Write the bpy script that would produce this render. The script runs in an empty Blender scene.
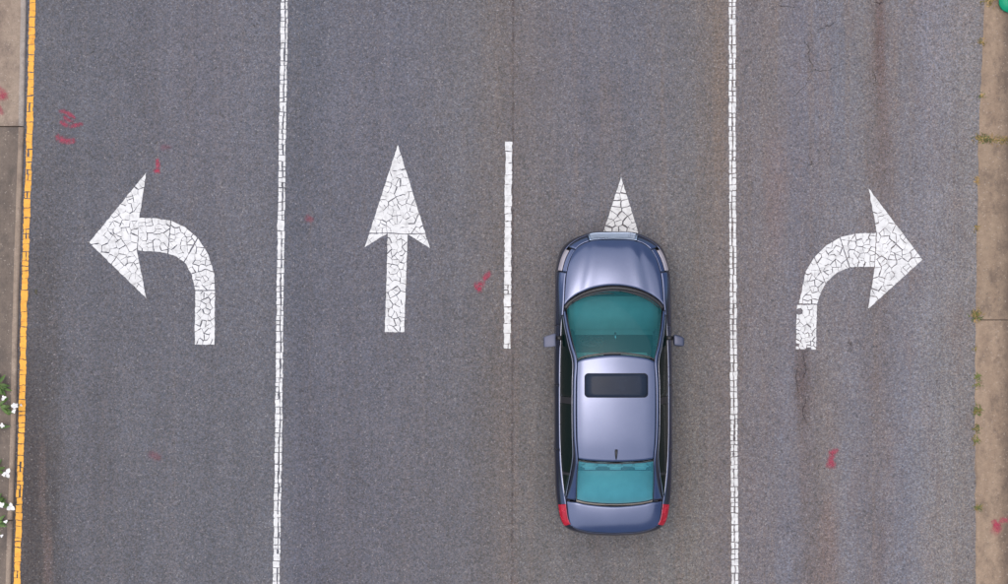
import bpy, bmesh, math, random
import numpy as np
from mathutils import Vector, Matrix

random.seed(11)
R = math.radians
scene = bpy.context.scene
col = scene.collection

# ------------------------------------------------------------------ camera, sky, sun, exposure
S = 60.0                    # photograph pixels per metre on the road
CAM_H = 26.0                # height of the drone above the road
cam_data = bpy.data.cameras.new('camera')
cam = bpy.data.objects.new('camera', cam_data)
col.objects.link(cam)
cam.location = (0, 0, CAM_H)
cam.rotation_euler = (0, 0, 0)
cam_data.sensor_width = 36.0
cam_data.lens = 36.0 * CAM_H / (1008.0 / S)
cam_data.clip_end = 2000
scene.camera = cam

SUN_ELEV, SUN_AZ = 78.0, -60.0
world = bpy.data.worlds.new('World')
scene.world = world
world.use_nodes = True
wn = world.node_tree.nodes
sky = wn.new('ShaderNodeTexSky')
sky.sky_type = 'NISHITA'
sky.sun_disc = False
sky.sun_elevation = R(SUN_ELEV)
sky.sun_rotation = R(SUN_AZ)
sky.air_density = 1.0
sky.dust_density = 4.0
sky.ozone_density = 1.0
bg = wn['Background']
bg.inputs['Strength'].default_value = 0.13
world.node_tree.links.new(sky.outputs['Color'], bg.inputs['Color'])

sun_data = bpy.data.lights.new('sun', 'SUN')
sun_data.energy = 1.0
sun_data.angle = R(105)
sun_data.color = (1.0, 0.945, 0.86)
sun = bpy.data.objects.new('sun', sun_data)
col.objects.link(sun)
sdir = Vector((math.cos(R(SUN_ELEV)) * math.sin(R(SUN_AZ)), math.cos(R(SUN_ELEV)) * math.cos(R(SUN_AZ)), math.sin(R(SUN_ELEV))))
sun.rotation_euler = sdir.to_track_quat('Z', 'Y').to_euler()

vs = scene.view_settings
vs.view_transform = 'Standard'
vs.look = 'None'
vs.exposure = 0.92
vs.gamma = 1.0
vs.use_curve_mapping = False

# ------------------------------------------------------------------ helpers
def px(x, y, z=0.0):
    """photo measurement (pixel) -> metres on the level z"""
    k = S * CAM_H / (CAM_H - z)
    return ((x - 504.0) / k, (292.0 - y) / k)

def lin1(c):
    c /= 255.0
    return c / 12.92 if c <= 0.04045 else ((c + 0.055) / 1.055) ** 2.4
LIT = 1.45                  # how much brighter than its base colour a level surface shows in the picture
def tone(r, g, b):
    return (lin1(r) / LIT, lin1(g) / LIT, lin1(b) / LIT, 1.0)

def atone(r, g, b):
    m = (r + g + b) / 3
    k = 0.72 if m > 111 else 0.9           # the lanes differ only softly in hue
    r, g, b = m + (r - m) * k, m + (g - m) * k, m + (b - m) * k
    if m > 111: r, g, b = (q - (m - 111) * 0.3 for q in (r, g, b))
    return tone(r * 1.0, g * 1.0, b * 0.995)

class NT:
    def __init__(self, name):
        self.m = bpy.data.materials.new(name)
        self.m.use_nodes = True
        self.t = self.m.node_tree
        self.n = self.t.nodes
        self.p = self.n['Principled BSDF']
        self.out = self.n['Material Output']
    def new(self, kind, **kw):
        x = self.n.new(kind)
        for k, v in kw.items():
            setattr(x, k, v)
        return x
    def set(self, sock, v):
        if isinstance(v, bpy.types.NodeSocket):
            self.t.links.new(v, sock)
        else:
            sock.default_value = v[:3] if sock.type == 'VECTOR' and len(v) > 3 else v
    def math(self, op, a, b=0.0, c=0.0, clamp=False):
        x = self.new('ShaderNodeMath', operation=op, use_clamp=clamp)
        self.set(x.inputs[0], a); self.set(x.inputs[1], b); self.set(x.inputs[2], c)
        return x.outputs[0]
    def coord(self, scale=(1, 1, 1), which='Object'):
        tc = self.new('ShaderNodeTexCoord')
        mp = self.new('ShaderNodeMapping')
        mp.inputs['Scale'].default_value = scale
        self.t.links.new(tc.outputs[which], mp.inputs['Vector'])
        return mp.outputs['Vector']
    def world_pos(self, scale=(1, 1, 1)):
        g = self.new('ShaderNodeNewGeometry')
        mp = self.new('ShaderNodeMapping')
        mp.inputs['Scale'].default_value = scale
        self.t.links.new(g.outputs['Position'], mp.inputs['Vector'])
        return mp.outputs['Vector']
    def noise(self, vec, scale, detail=3.0, rough=0.55):
        x = self.new('ShaderNodeTexNoise')
        self.set(x.inputs['Vector'], vec)
        x.inputs['Scale'].default_value = scale
        x.inputs['Detail'].default_value = detail
        x.inputs['Roughness'].default_value = rough
        return x.outputs['Fac']
    def voro(self, vec, scale, feature='F1'):
        x = self.new('ShaderNodeTexVoronoi', feature=feature)
        self.set(x.inputs['Vector'], vec)
        x.inputs['Scale'].default_value = scale
        return x
    def range(self, v, a, b, c, d):
        x = self.new('ShaderNodeMapRange')
        self.set(x.inputs[0], v)
        for i, q in enumerate((a, b, c, d)):
            x.inputs[i + 1].default_value = q
        return x.outputs[0]
    def ramp(self, v, stops):
        x = self.new('ShaderNodeValToRGB')
        self.set(x.inputs[0], v)
        el = x.color_ramp.elements
        while len(el) < len(stops):
            el.new(0.5)
        for e, (p, c) in zip(el, stops):
            e.position = p
        for e, (p, c) in zip(el, stops):
            e.color = c
        return x.outputs[0]
    def mix(self, f, a, b, mode='MIX'):
        x = self.new('ShaderNodeMix', data_type='RGBA', blend_type=mode)
        self.set(x.inputs[0], f)
        self.set(x.inputs[6], a); self.set(x.inputs[7], b)
        return x.outputs[2]
    def scale_col(self, c, f):
        x = self.new('ShaderNodeVectorMath', operation='SCALE')
        self.set(x.inputs[0], c); self.set(x.inputs[3], f)
        return x.outputs[0]
    def sep(self, v):
        x = self.new('ShaderNodeSeparateXYZ')
        self.set(x.inputs[0], v)
        return x.outputs
    def bump(self, h, strength=0.5, dist=0.01):
        x = self.new('ShaderNodeBump')
        self.set(x.inputs['Height'], h)
        x.inputs['Strength'].default_value = strength
        x.inputs['Distance'].default_value = dist
        self.t.links.new(x.outputs[0], self.p.inputs['Normal'])
    def base(self, c): self.set(self.p.inputs['Base Color'], c)
    def rough(self, v): self.set(self.p.inputs['Roughness'], v)

def simple(name, c, rough=0.5, metal=0.0, coat=0.0, var=0.08, vscale=6.0):
    t = NT(name)
    v = t.noise(t.coord(), vscale, 4)
    t.base(t.scale_col(c[:3] + (1,) if len(c) == 3 else c, t.range(v, 0.3, 0.7, 1 - var, 1 + var)))
    t.rough(t.range(v, 0.3, 0.7, max(0, rough - .05), min(1, rough + .05)))
    t.p.inputs['Metallic'].default_value = metal
    t.p.inputs['Coat Weight'].default_value = coat
    t.p.inputs['Coat Roughness'].default_value = 0.05
    return t.m

def tag(o, label=None, cat=None, group=None, kind=None):
    if label: o['label'] = label
    if cat: o['category'] = cat
    if group: o['group'] = group
    if kind: o['kind'] = kind
    return o

def mesh_obj(name, verts, faces, mat, parent=None, smooth=False):
    me = bpy.data.meshes.new(name)
    me.from_pydata([tuple(v) for v in verts], [], faces)
    me.update()
    if mat: me.materials.append(mat)
    if smooth:
        me.polygons.foreach_set('use_smooth', [True] * len(me.polygons))
    o = bpy.data.objects.new(name, me)
    col.objects.link(o)
    if parent: o.parent = parent
    return o

def bm_obj(name, bm, mat, parent=None, smooth=True):
    bmesh.ops.recalc_face_normals(bm, faces=bm.faces)
    me = bpy.data.meshes.new(name)
    bm.to_mesh(me); bm.free()
    if mat: me.materials.append(mat)
    if smooth:
        me.polygons.foreach_set('use_smooth', [True] * len(me.polygons))
    o = bpy.data.objects.new(name, me)
    col.objects.link(o)
    if parent: o.parent = parent
    return o

def empty(name, loc, rz=0.0, parent=None):
    o = bpy.data.objects.new(name, None)
    col.objects.link(o)
    o.location = loc
    o.rotation_euler = (0, 0, rz)
    o.empty_display_size = 0.1
    if parent: o.parent = parent
    return o

def interp(pts, t):
    """piecewise linear y->x table"""
    if t <= pts[0][0]:
        (a, b), (c, d) = pts[0], pts[1]
    elif t >= pts[-1][0]:
        (a, b), (c, d) = pts[-2], pts[-1]
    else:
        for (a, b), (c, d) in zip(pts, pts[1:]):
            if a <= t <= c: break
    return b + (d - b) * (t - a) / (c - a)

def catmull(P, t):
    n = len(P) - 1
    t = max(0.0, min(n - 1e-9, t))
    i = int(t); f = t - i
    p1, p2 = Vector(P[i]), Vector(P[i + 1])
    p0 = Vector(P[i - 1]) if i > 0 else p1 * 2 - p2
    p3 = Vector(P[i + 2]) if i + 2 <= n else p2 * 2 - p1
    return 0.5 * ((2 * p1) + (p2 - p0) * f + (2 * p0 - 5 * p1 + 4 * p2 - p3) * f * f + (3 * p1 - p0 - 3 * p2 + p3) * f ** 3)

# ------------------------------------------------------------------ road materials
def asphalt_material():
    t = NT('asphalt')
    P = t.world_pos()
    x, y, z = t.sep(P)
    wob = t.noise(t.world_pos((0.7, 0.16, 1)), 1.0, 3)
    wob2 = t.noise(t.world_pos((4.5, 0.7, 1)), 1.3, 6, 0.75)
    xp = t.math('ADD', t.math('MULTIPLY_ADD', x, S, 504.0), t.math('MULTIPLY', t.math('SUBTRACT', wob, 0.5), 26.0))
    xp = t.math('ADD', xp, t.math('MULTIPLY', t.math('SUBTRACT', wob2, 0.5), 34.0))
    fac = t.math('DIVIDE', xp, 1008.0)
    top = [(40, 100, 100, 106), (100, 100, 100, 107), (200, 104, 103, 111), (270, 106, 106, 114), (300, 96, 98, 107),
           (345, 103, 103, 112), (400, 103, 103, 112), (465, 108, 106, 110), (498, 111, 105, 104), (530, 111, 106, 108),
           (575, 107, 105, 112), (640, 105, 104, 111), (690, 112, 108, 109), (717, 117, 107, 101), (745, 114, 108, 112),
           (772, 121, 112, 112), (800, 119, 116, 127), (832, 112, 112, 123), (866, 122, 116, 117), (880, 112, 101, 99),
           (892, 124, 118, 121), (930, 129, 126, 135), (970, 134, 128, 128)]
    bot = [(16, 86, 80, 79), (46, 84, 80, 80), (66, 98, 97, 102), (150, 99, 99, 105), (272, 103, 103, 109), (300, 95, 95, 104),
           (380, 101, 100, 107), (470, 104, 102, 106), (500, 107, 102, 101), (540, 109, 106, 106), (600, 108, 105, 106),
           (690, 117, 112, 108), (718, 115, 108, 107), (755, 119, 112, 116), (788, 118, 116, 126), (808, 110, 103, 104), (826, 127, 117, 115),
           (850, 122, 119, 127), (880, 112, 107, 111), (902, 121, 120, 130), (940, 131, 126, 126), (970, 130, 123, 121)]
    c1 = t.ramp(fac, [(p / 1008.0, atone(*c)) for p, *c in top])
    c2 = t.ramp(fac, [(p / 1008.0, atone(*c)) for p, *c in bot])
    mot = t.noise(t.world_pos((0.5, 0.35, 1)), 1.0, 3)
    yf = t.math('ADD', t.math('MULTIPLY_ADD', y, -0.16, 0.55), t.math('MULTIPLY', t.math('SUBTRACT', mot, 0.5), 0.8), clamp=True)
    c = t.mix(yf, c1, c2)
    # broad blotches and long wheel-track streaks
    blot = t.noise(t.world_pos((1.1, 0.8, 1)), 1.4, 4, 0.6)
    c = t.scale_col(c, t.range(blot, 0.25, 0.75, 0.92, 1.08))
    strk = t.noise(t.world_pos((3.2, 0.12, 1)), 1.0, 4, 0.6)
    c = t.scale_col(c, t.range(strk, 0.25, 0.75, 0.91, 1.09))
    tan = t.noise(t.world_pos((7.0, 0.10, 1)), 1.0, 6, 0.7)
    c = t.mix(t.math('MULTIPLY', t.math('MULTIPLY', t.range(tan, 0.5, 0.66, 0.0, 1.0), t.range(x, -1.0, 2.0, 0.22, 0.6)), t.range(t.noise(t.world_pos((22, 7, 1)), 1.0, 4, 0.8), 0.35, 0.6, 0.3, 1.0)), c, tone(124, 111, 102))
    stn = t.noise(t.world_pos((17, 9, 1)), 1.0, 6, 0.85)
    # rust brown dust lying in the right hand lane and along the joint
    lane = t.math('MAXIMUM', t.range(x, 3.2, 5.0, 0.0, 1.0), t.math('SUBTRACT', 1.0, t.math('MULTIPLY', t.math('ABSOLUTE', t.math('SUBTRACT', x, 0.15)), 3.0), clamp=True))
    dust = t.noise(t.world_pos((1.6, 0.45, 1)), 1.7, 5, 0.7)
    c = t.mix(t.math('MULTIPLY', t.math('MULTIPLY', t.range(dust, 0.5, 0.72, 0.0, 1.0), lane), 0.34), c, tone(126, 106, 97))
    # stains and ravelled spots, each where it lies on this road
    for (sx, sy, rx, ry, sc, st) in ((803, 388, 10, 60, (80, 70, 72), .95), (800, 380, 8, 46, (100, 86, 84), .8), (804, 470, 9, 60, (112, 100, 100), .5), (829, 545, 14, 70, (122, 98, 92), .6),
                                     (880, 40, 7, 75, (102, 80, 76), .95), (884, 120, 9, 80, (118, 102, 98), .5), (881, 548, 6, 60, (92, 84, 86), .6),
                                     (812, 55, 6, 26, (96, 84, 84), .5), (720, 90, 10, 130, (128, 108, 92), .5), (775, 190, 16, 90, (128, 108, 108), .5),
                                     (42, 480, 6, 60, (112, 98, 94), .9), (48, 560, 7, 60, (118, 102, 97), 1.0), (32, 490, 13, 150, (76, 71, 71), .9),
                                     (608, 120, 22, 60, (116, 106, 102), .45), (505, 420, 18, 190, (112, 102, 98), .4), (935, 545, 30, 60, (138, 126, 118), .45)):
        cx, cy = px(sx, sy)
        dx = t.math('DIVIDE', t.math('SUBTRACT', x, cx), rx / S)
        dy = t.math('DIVIDE', t.math('SUBTRACT', y, cy), ry / S)
        dd = t.math('ADD', t.math('MULTIPLY', dx, dx), t.math('MULTIPLY', dy, dy))
        mk = t.math('SUBTRACT', t.range(dd, 0.0, 1.6, 1.0, 0.0), t.math('MULTIPLY_ADD', stn, 1.9, -0.45))
        c = t.mix(t.math('MULTIPLY', t.range(mk, 0.0, 0.5, 0.0, 1.0), st * 0.52), c, tone(*sc))
    # joint between the two paved strips
    jx = t.math('ADD', t.math('MULTIPLY_ADD', t.noise(t.world_pos((0.5, 2.0, 1)), 1.5, 4), 0.06, 0.115), t.math('MULTIPLY', y, 0.002))
    jd = t.math('ABSOLUTE', t.math('SUBTRACT', x, jx))
    jm = t.math('MULTIPLY', t.range(jd, 0.004, 0.03, 1.0, 0.0), t.range(t.noise(t.world_pos((1, 5, 1)), 1.6, 4), 0.33, 0.6, 0.08, 0.7))
    c = t.mix(jm, c, tone(78, 66, 66))
    # wandering hair cracks, here and there
    cw = t.new('ShaderNodeVectorMath', operation='ADD')
    t.set(cw.inputs[0], t.world_pos((0.55, 0.42, 1)))
    nz = t.new('ShaderNodeTexNoise'); t.set(nz.inputs['Vector'], P); nz.inputs['Scale'].default_value = 1.7; nz.inputs['Detail'].default_value = 5
    t.set(cw.inputs[1], t.scale_col(nz.outputs['Color'], 0.5))
    ce = t.voro(cw.outputs[0], 1.0, 'DISTANCE_TO_EDGE').outputs['Distance']
    ck = t.math('MULTIPLY', t.range(ce, 0.001, 0.007, 1.0, 0.0), t.range(t.noise(t.world_pos((0.35, 0.5, 1)), 1.3, 4), 0.58, 0.68, 0.0, 0.75))
    c = t.mix(t.math('MULTIPLY', ck, t.range(x, 2.5, 5.5, 0.12, 0.9)), c, tone(62, 54, 54))
    # stone chippings
    v1 = t.voro(P, 42.0)
    v2 = t.voro(P, 62.0)
    s1 = t.sep(v1.outputs['Color'])
    s2 = t.sep(v2.outputs['Color'])
    n1 = t.noise(P, 95.0, 3, 0.7)
    g = t.math('MULTIPLY', t.range(s1[0], 0, 1, 0.76, 1.2), t.range(s2[0], 0, 1, 0.74, 1.23))
    g = t.math('MULTIPLY', t.math('MULTIPLY', g, t.range(n1, 0.3, 0.7, 0.74, 1.23)), t.range(t.noise(P, 19.0, 5, 0.8), 0.3, 0.7, 0.8, 1.18))
    c = t.scale_col(c, g)
    hue = t.mix(s1[1], (0.94, 1.0, 1.07, 1), (1.06, 1.0, 0.93, 1))
    c = t.mix(1.0, c, hue, 'MULTIPLY')
    pale = t.math('MULTIPLY', t.math('GREATER_THAN', s2[1], 0.985), 0.38)
    c = t.mix(pale, c, tone(178, 172, 170))
    dark = t.math('MULTIPLY', t.math('GREATER_THAN', s1[2], 0.985), 0.5)
    c = t.mix(dark, c, tone(64, 62, 66))
    t.base(c)
    t.rough(t.range(n1, 0.3, 0.7, 0.82, 0.97))
    t.p.inputs['Specular IOR Level'].default_value = 0.3
    h = t.math('ADD', t.math('MULTIPLY', v1.outputs['Distance'], -1.0), t.math('MULTIPLY', n1, 0.7))
    h = t.math('SUBTRACT', h, t.math('MULTIPLY', t.math('MAXIMUM', ck, jm), 1.0))
    t.bump(h, 0.6, 0.012)
    return t.m

def paint_material(name, c, dirt, wear):
    t = NT(name)
    P = t.world_pos()
    n = t.noise(P, 9.0, 5, 0.65)
    f = t.noise(P, 70.0, 4, 0.7)
    k = t.mix(t.range(n, 0.48, 0.75, 0.0, wear), c, dirt)
    k = t.mix(t.range(f, 0.6, 0.74, 0.0, 0.45), k, dirt)
    k = t.scale_col(k, t.range(t.noise(P, 2.0, 2), 0.3, 0.7, 0.94, 1.05))
    t.base(k)
    t.rough(0.75)
    t.bump(t.math('ADD', f, t.math('MULTIPLY', n, 0.6)), 0.35, 0.004)
    return t.m

def concrete_material(name, a, b, stain, stretch=(1.6, 0.35, 1), kerbside_dark=False):
    t = NT(name)
    P = t.world_pos()
    n = t.noise(t.world_pos(stretch), 2.2, 6, 0.65)
    c = t.mix(t.range(n, 0.3, 0.7, 0.0, 1.0), a, b)
    s = t.noise(t.world_pos((1.3, 0.8, 1)), 3.0, 5, 0.7)
    c = t.mix(t.range(s, 0.5, 0.7, 0.0, 0.85), c, stain)
    if kerbside_dark:        # concrete turns darker brown towards the low, kerb side of the gutter
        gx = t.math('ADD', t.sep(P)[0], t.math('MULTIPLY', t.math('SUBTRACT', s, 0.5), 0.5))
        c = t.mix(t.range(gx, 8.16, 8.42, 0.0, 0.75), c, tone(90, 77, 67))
    f = t.noise(P, 60.0, 4, 0.75)
    c = t.scale_col(c, t.range(f, 0.3, 0.7, 0.82, 1.18))
    c = t.scale_col(c, t.range(t.noise(P, 13.0, 5, 0.7), 0.3, 0.7, 0.84, 1.14))
    v = t.voro(P, 58.0)
    sp = t.sep(v.outputs['Color'])
    c = t.mix(t.math('MULTIPLY', t.math('GREATER_THAN', sp[0], 0.98), 0.3), c, tone(196, 184, 170))
    c = t.mix(t.math('MULTIPLY', t.math('GREATER_THAN', sp[1], 0.975), 0.3), c, tone(84, 74, 66))
    t.base(c)
    t.rough(0.9)
    t.bump(t.math('ADD', f, t.math('MULTIPLY', n, 0.5)), 0.5, 0.006)
    return t.m

def spray_material(name, c, cover):
    """worn spray paint: patchy, with gaps where the road shows through"""
    t = NT(name)
    P = t.world_pos()
    at = t.new('ShaderNodeAttribute', attribute_name='cover')
    n = t.noise(P, 26.0, 5, 0.75)
    n2 = t.noise(P, 7.0, 3, 0.6)
    a = t.math('ADD', at.outputs['Fac'], t.math('MULTIPLY', t.math('SUBTRACT', n, 0.5), 2.7))
    a = t.math('ADD', a, t.math('MULTIPLY', t.math('SUBTRACT', n2, 0.5), 0.5))
    a = t.math('MULTIPLY', t.range(a, 0.15, 1.15, 0.0, 1.0), cover)
    t.base(t.scale_col(c, t.range(n, 0.3, 0.7, 0.85, 1.15)))
    t.rough(0.85)
    t.set(t.p.inputs['Alpha'], a)
    return t.m

M = {}
M['asphalt'] = asphalt_material()
M['white'] = paint_material('white_thermoplastic', tone(222, 222, 220), tone(158, 156, 154), 0.75)
M['yellow'] = paint_material('yellow_thermoplastic', tone(242, 176, 66), tone(200, 132, 42), 0.9)
M['concrete_pale'] = concrete_material('concrete_pale', tone(162, 145, 127), tone(140, 122, 106), tone(112, 98, 88))
M['concrete_dark'] = concrete_material('concrete_dark', tone(122, 109, 97), tone(100, 89, 80), tone(86, 78, 72))
M['concrete_edge'] = concrete_material('concrete_edge', tone(172, 162, 152), tone(150, 140, 130), tone(124, 112, 104))
M['gutter'] = concrete_material('gutter_concrete', tone(160, 139, 117), tone(140, 119, 99), tone(112, 96, 82), kerbside_dark=True)
M['gutter_brown'] = concrete_material('gutter_concrete_brown', tone(154, 134, 112), tone(134, 114, 95), tone(108, 93, 80), kerbside_dark=True)
M['soil'] = concrete_material('soil', tone(96, 80, 66), tone(74, 62, 52), tone(58, 50, 42), (2, 2, 1))
M['verge'] = concrete_material('verge', tone(92, 98, 62), tone(110, 100, 74), tone(72, 80, 46), (3, 3, 1))
M['spray'] = spray_material('red_spray_paint', tone(186, 58, 88), 0.6)
M['spray_faint'] = spray_material('faded_red_spray_paint', tone(160, 76, 92), 0.3)
M['grit'] = simple('grit', tone(128, 116, 110), 0.9, var=0.35, vscale=3.0)
M['joint'] = simple('joint_dirt', tone(74, 62, 54), 0.95, var=0.3)

# ------------------------------------------------------------------ ground, road, kerbs
KERB_L = [(-1200, 40), (0, 27.0), (127, 24.5), (300, 19.0), (420, 16.5), (584, 11.5), (1800, -28)]   # photo y -> x of the left kerb's foot
GUT_R = [(-1200, 1012), (0, 985), (70, 981.5), (140, 978.5), (320, 975.5), (440, 975), (584, 976), (1800, 980)]

def ground_sheet():
    n = 24
    v, f = [], []
    for j in range(n + 1):
        for i in range(n + 1):
            v.append(((i / n - .5) * 900, (j / n - .5) * 900, -0.05))
    for j in range(n):
        for i in range(n):
            a = j * (n + 1) + i
            f.append((a, a + 1, a + n + 2, a + n + 1))
    tag(mesh_obj('ground', v, f, M['verge']), kind='structure')
ground_sheet()

def road():
    v, f = [], []
    ys = [-1800 + 60 * k for k in range(0, 62)]
    nx = 40
    for y in ys:
        xl, xr = interp(KERB_L, y) - 3, interp(GUT_R, y) + 2
        for i in range(nx + 1):
            x, yy = px(xl + (xr - xl) * i / nx, y)
            v.append((x, yy, 0.0))
    for j in range(len(ys) - 1):
        for i in range(nx):
            a = j * (nx + 1) + i
            f.append((a, a + nx + 1, a + nx + 2, a + 1))
    return tag(mesh_obj('road', v, f, M['asphalt']), kind='structure')
ROAD = road()

def strip_slab(name, edge, profile, y0, y1, mat, parent, gap=0.006, step=30, jit=0.0):
    """a concrete length that follows EDGE (photo y -> x); PROFILE: (metres outwards from the edge, height)"""
    ys = [y0]
    k = math.floor(y0 / step) + 1
    while k * step < y1 - 4:
        ys.append(k * step); k += 1
    ys.append(y1)
    v, f = [], []
    m = len(profile)
    for q, y in enumerate(ys):
        xe, yy = px(interp(edge, y), y)
        if q == 0: yy -= gap / 2
        if q == len(ys) - 1: yy += gap / 2
        for (d, z) in profile:
            v.append((xe + d + random.uniform(-jit, jit), yy, z))
    for j in range(len(ys) - 1):
        for i in range(m - 1):
            a = j * m + i
            f.append((a, a + 1, a + m + 1, a + m))
    f.append(tuple(range(m)))
    f.append(tuple(reversed(range((len(ys) - 1) * m, len(ys) * m))))
    bm = bmesh.new()
    bv = [bm.verts.new(q) for q in v]
    for q in f:
        bm.faces.new([bv[i] for i in q])
    return bm_obj(name, bm, mat, parent, smooth=False)

# left: raised median kerb with a rounded, paler nose
median = empty('median_kerb', (0, 0, 0)); tag(median, kind='structure')
nose = [(0.0, -0.02), (-0.004, 0.020), (-0.014, 0.038), (-0.034, 0.049), (-0.085, 0.053), (-0.085, -0.04)]
top = [(-0.0855, -0.04), (-0.0855, 0.0525), (-0.16, 0.0545), (-0.62, 0.059), (-0.62, -0.04)]
cuts = [-1500, -1050, -650, -250, 127, 520, 900, 1300, 1700]
for a, b in zip(cuts, cuts[1:]):
    pale = b <= 127
    strip_slab('kerb_stone', KERB_L, nose, a, b, M['concrete_edge'] if pale else M['concrete_pale'], median, 0.02, 30, 0.003)
    strip_slab('slab', KERB_L, top, a, b, M['concrete_pale'] if pale else M['concrete_dark'], median, 0.02)
def joint_bed(name, edge, d0, d1, z, parent):
    v, f = [], []
    ys = list(range(-1500, 1701, 50))
    for y in ys:
        xe, yy = px(interp(edge, y), y)
        v += [(xe + d0, yy, z), (xe + d1, yy, z)]
    for j in range(len(ys) - 1):
        f.append((2 * j, 2 * j + 1, 2 * j + 3, 2 * j + 2))
    return mesh_obj(name, v, f, M['joint'], parent)
joint_bed('joint_bed', KERB_L, -0.6, -0.03, 0.02, median)
bed = [(-0.626, -0.04), (-0.626, 0.035), (-1.2, 0.065), (-2.6, 0.075), (-3.0, 0.035), (-3.0, -0.04)]
tag(strip_slab('planting_bed', KERB_L, bed, -1500, 1700, M['soil'], None), kind='structure')

# right: flat concrete gutter with joints, then a kerb just outside the picture
gut = empty('gutter', (0, 0, 0)); tag(gut, kind='structure')
gcuts = [-1500, -1140, -780, -420, -48, 140, 320, 690, 1050, 1400, 1700]
pan = [(0.0, -0.03), (0.0, 0.003), (0.02, 0.0065), (0.22, 0.001), (0.42, -0.012), (0.66, -0.018), (0.66, -0.04)]
for k, (a, b) in enumerate(zip(gcuts, gcuts[1:])):
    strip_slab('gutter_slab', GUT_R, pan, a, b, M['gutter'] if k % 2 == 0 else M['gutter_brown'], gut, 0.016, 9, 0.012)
joint_bed('joint_bed', GUT_R, 0.0, 0.66, -0.022, gut)
kerb = empty('kerb', (0, 0, 0)); tag(kerb, kind='structure')
kp = [(0.664, -0.04), (0.672, 0.06), (0.69, 0.105), (0.72, 0.122), (0.83, 0.125), (0.83, -0.04)]
kc = list(range(-1500, 1701, 180))
for a, b in zip(kc, kc[1:]):
    strip_slab('kerb_stone', GUT_R, kp, a, b, M['gutter_brown'], kerb, 0.008)
walk = [(0.834, -0.04), (0.834, 0.118), (2.6, 0.13), (2.6, -0.04)]
tag(strip_slab('pavement', GUT_R, walk, -1500, 1700, M['concrete_pale'], None), kind='structure')

# ------------------------------------------------------------------ cracked thermoplastic markings
def clip(poly, nx, ny, d):
    """keep the side nx*x+ny*y <= d"""
    out = []
    n = len(poly)
    for i in range(n):
        a, b = poly[i], poly[(i + 1) % n]
        da, db = nx * a[0] + ny * a[1] - d, nx * b[0] + ny * b[1] - d
        if da <= 0: out.append(a)
        if (da < 0 < db) or (db < 0 < da):
            t = da / (da - db)
            out.append((a[0] + (b[0] - a[0]) * t, a[1] + (b[1] - a[1]) * t))
    return out

def area(p):
    return 0.5 * sum(a[0] * b[1] - b[0] * a[1] for a, b in zip(p, p[1:] + p[:1]))

def inside(p, x, y):
    r = False
    for a, b in zip(p, p[1:] + p[:1]):
        if (a[1] > y) != (b[1] > y) and x < (b[0] - a[0]) * (y - a[1]) / (b[1] - a[1]) + a[0]:
            r = not r
    return r

def roughen(p, rng, amp=0.3, step=3.2):
    out = []
    for a, b in zip(p, p[1:] + p[:1]):
        L = math.hypot(b[0] - a[0], b[1] - a[1])
        if L < 0.05: continue
        n = max(1, round(L / step))
        for k in range(n):
            t = k / n
            j = amp if k else amp * 0.45
            out.append((a[0] + (b[0] - a[0]) * t + rng.uniform(-j, j), a[1] + (b[1] - a[1]) * t + rng.uniform(-j, j)))
    return out

def add_prism(bm, poly, org, z0, z1):
    pts = [px(*q) for q in poly]
    if len(pts) < 3: return
    if area(pts) < 0: pts.reverse()
    lo = [bm.verts.new((x - org[0], y - org[1], z0)) for x, y in pts]
    hi = [bm.verts.new((x - org[0], y - org[1], z1)) for x, y in pts]
    bm.faces.new(hi)
    n = len(pts)
    for i in range(n):
        bm.faces.new((lo[i], lo[(i + 1) % n], hi[(i + 1) % n], hi[i]))

def piece(poly, org, mat, parent, rng, name='paint_piece'):
    bm = bmesh.new()
    add_prism(bm, poly, org, -0.001, 0.0045 + rng.uniform(-.0006, .0012))
    me = bpy.data.meshes.new(name)
    bm.to_mesh(me); bm.free()
    me.materials.append(mat)
    o = bpy.data.objects.new(name, me)
    col.objects.link(o)
    o.parent = parent
    return o

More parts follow.
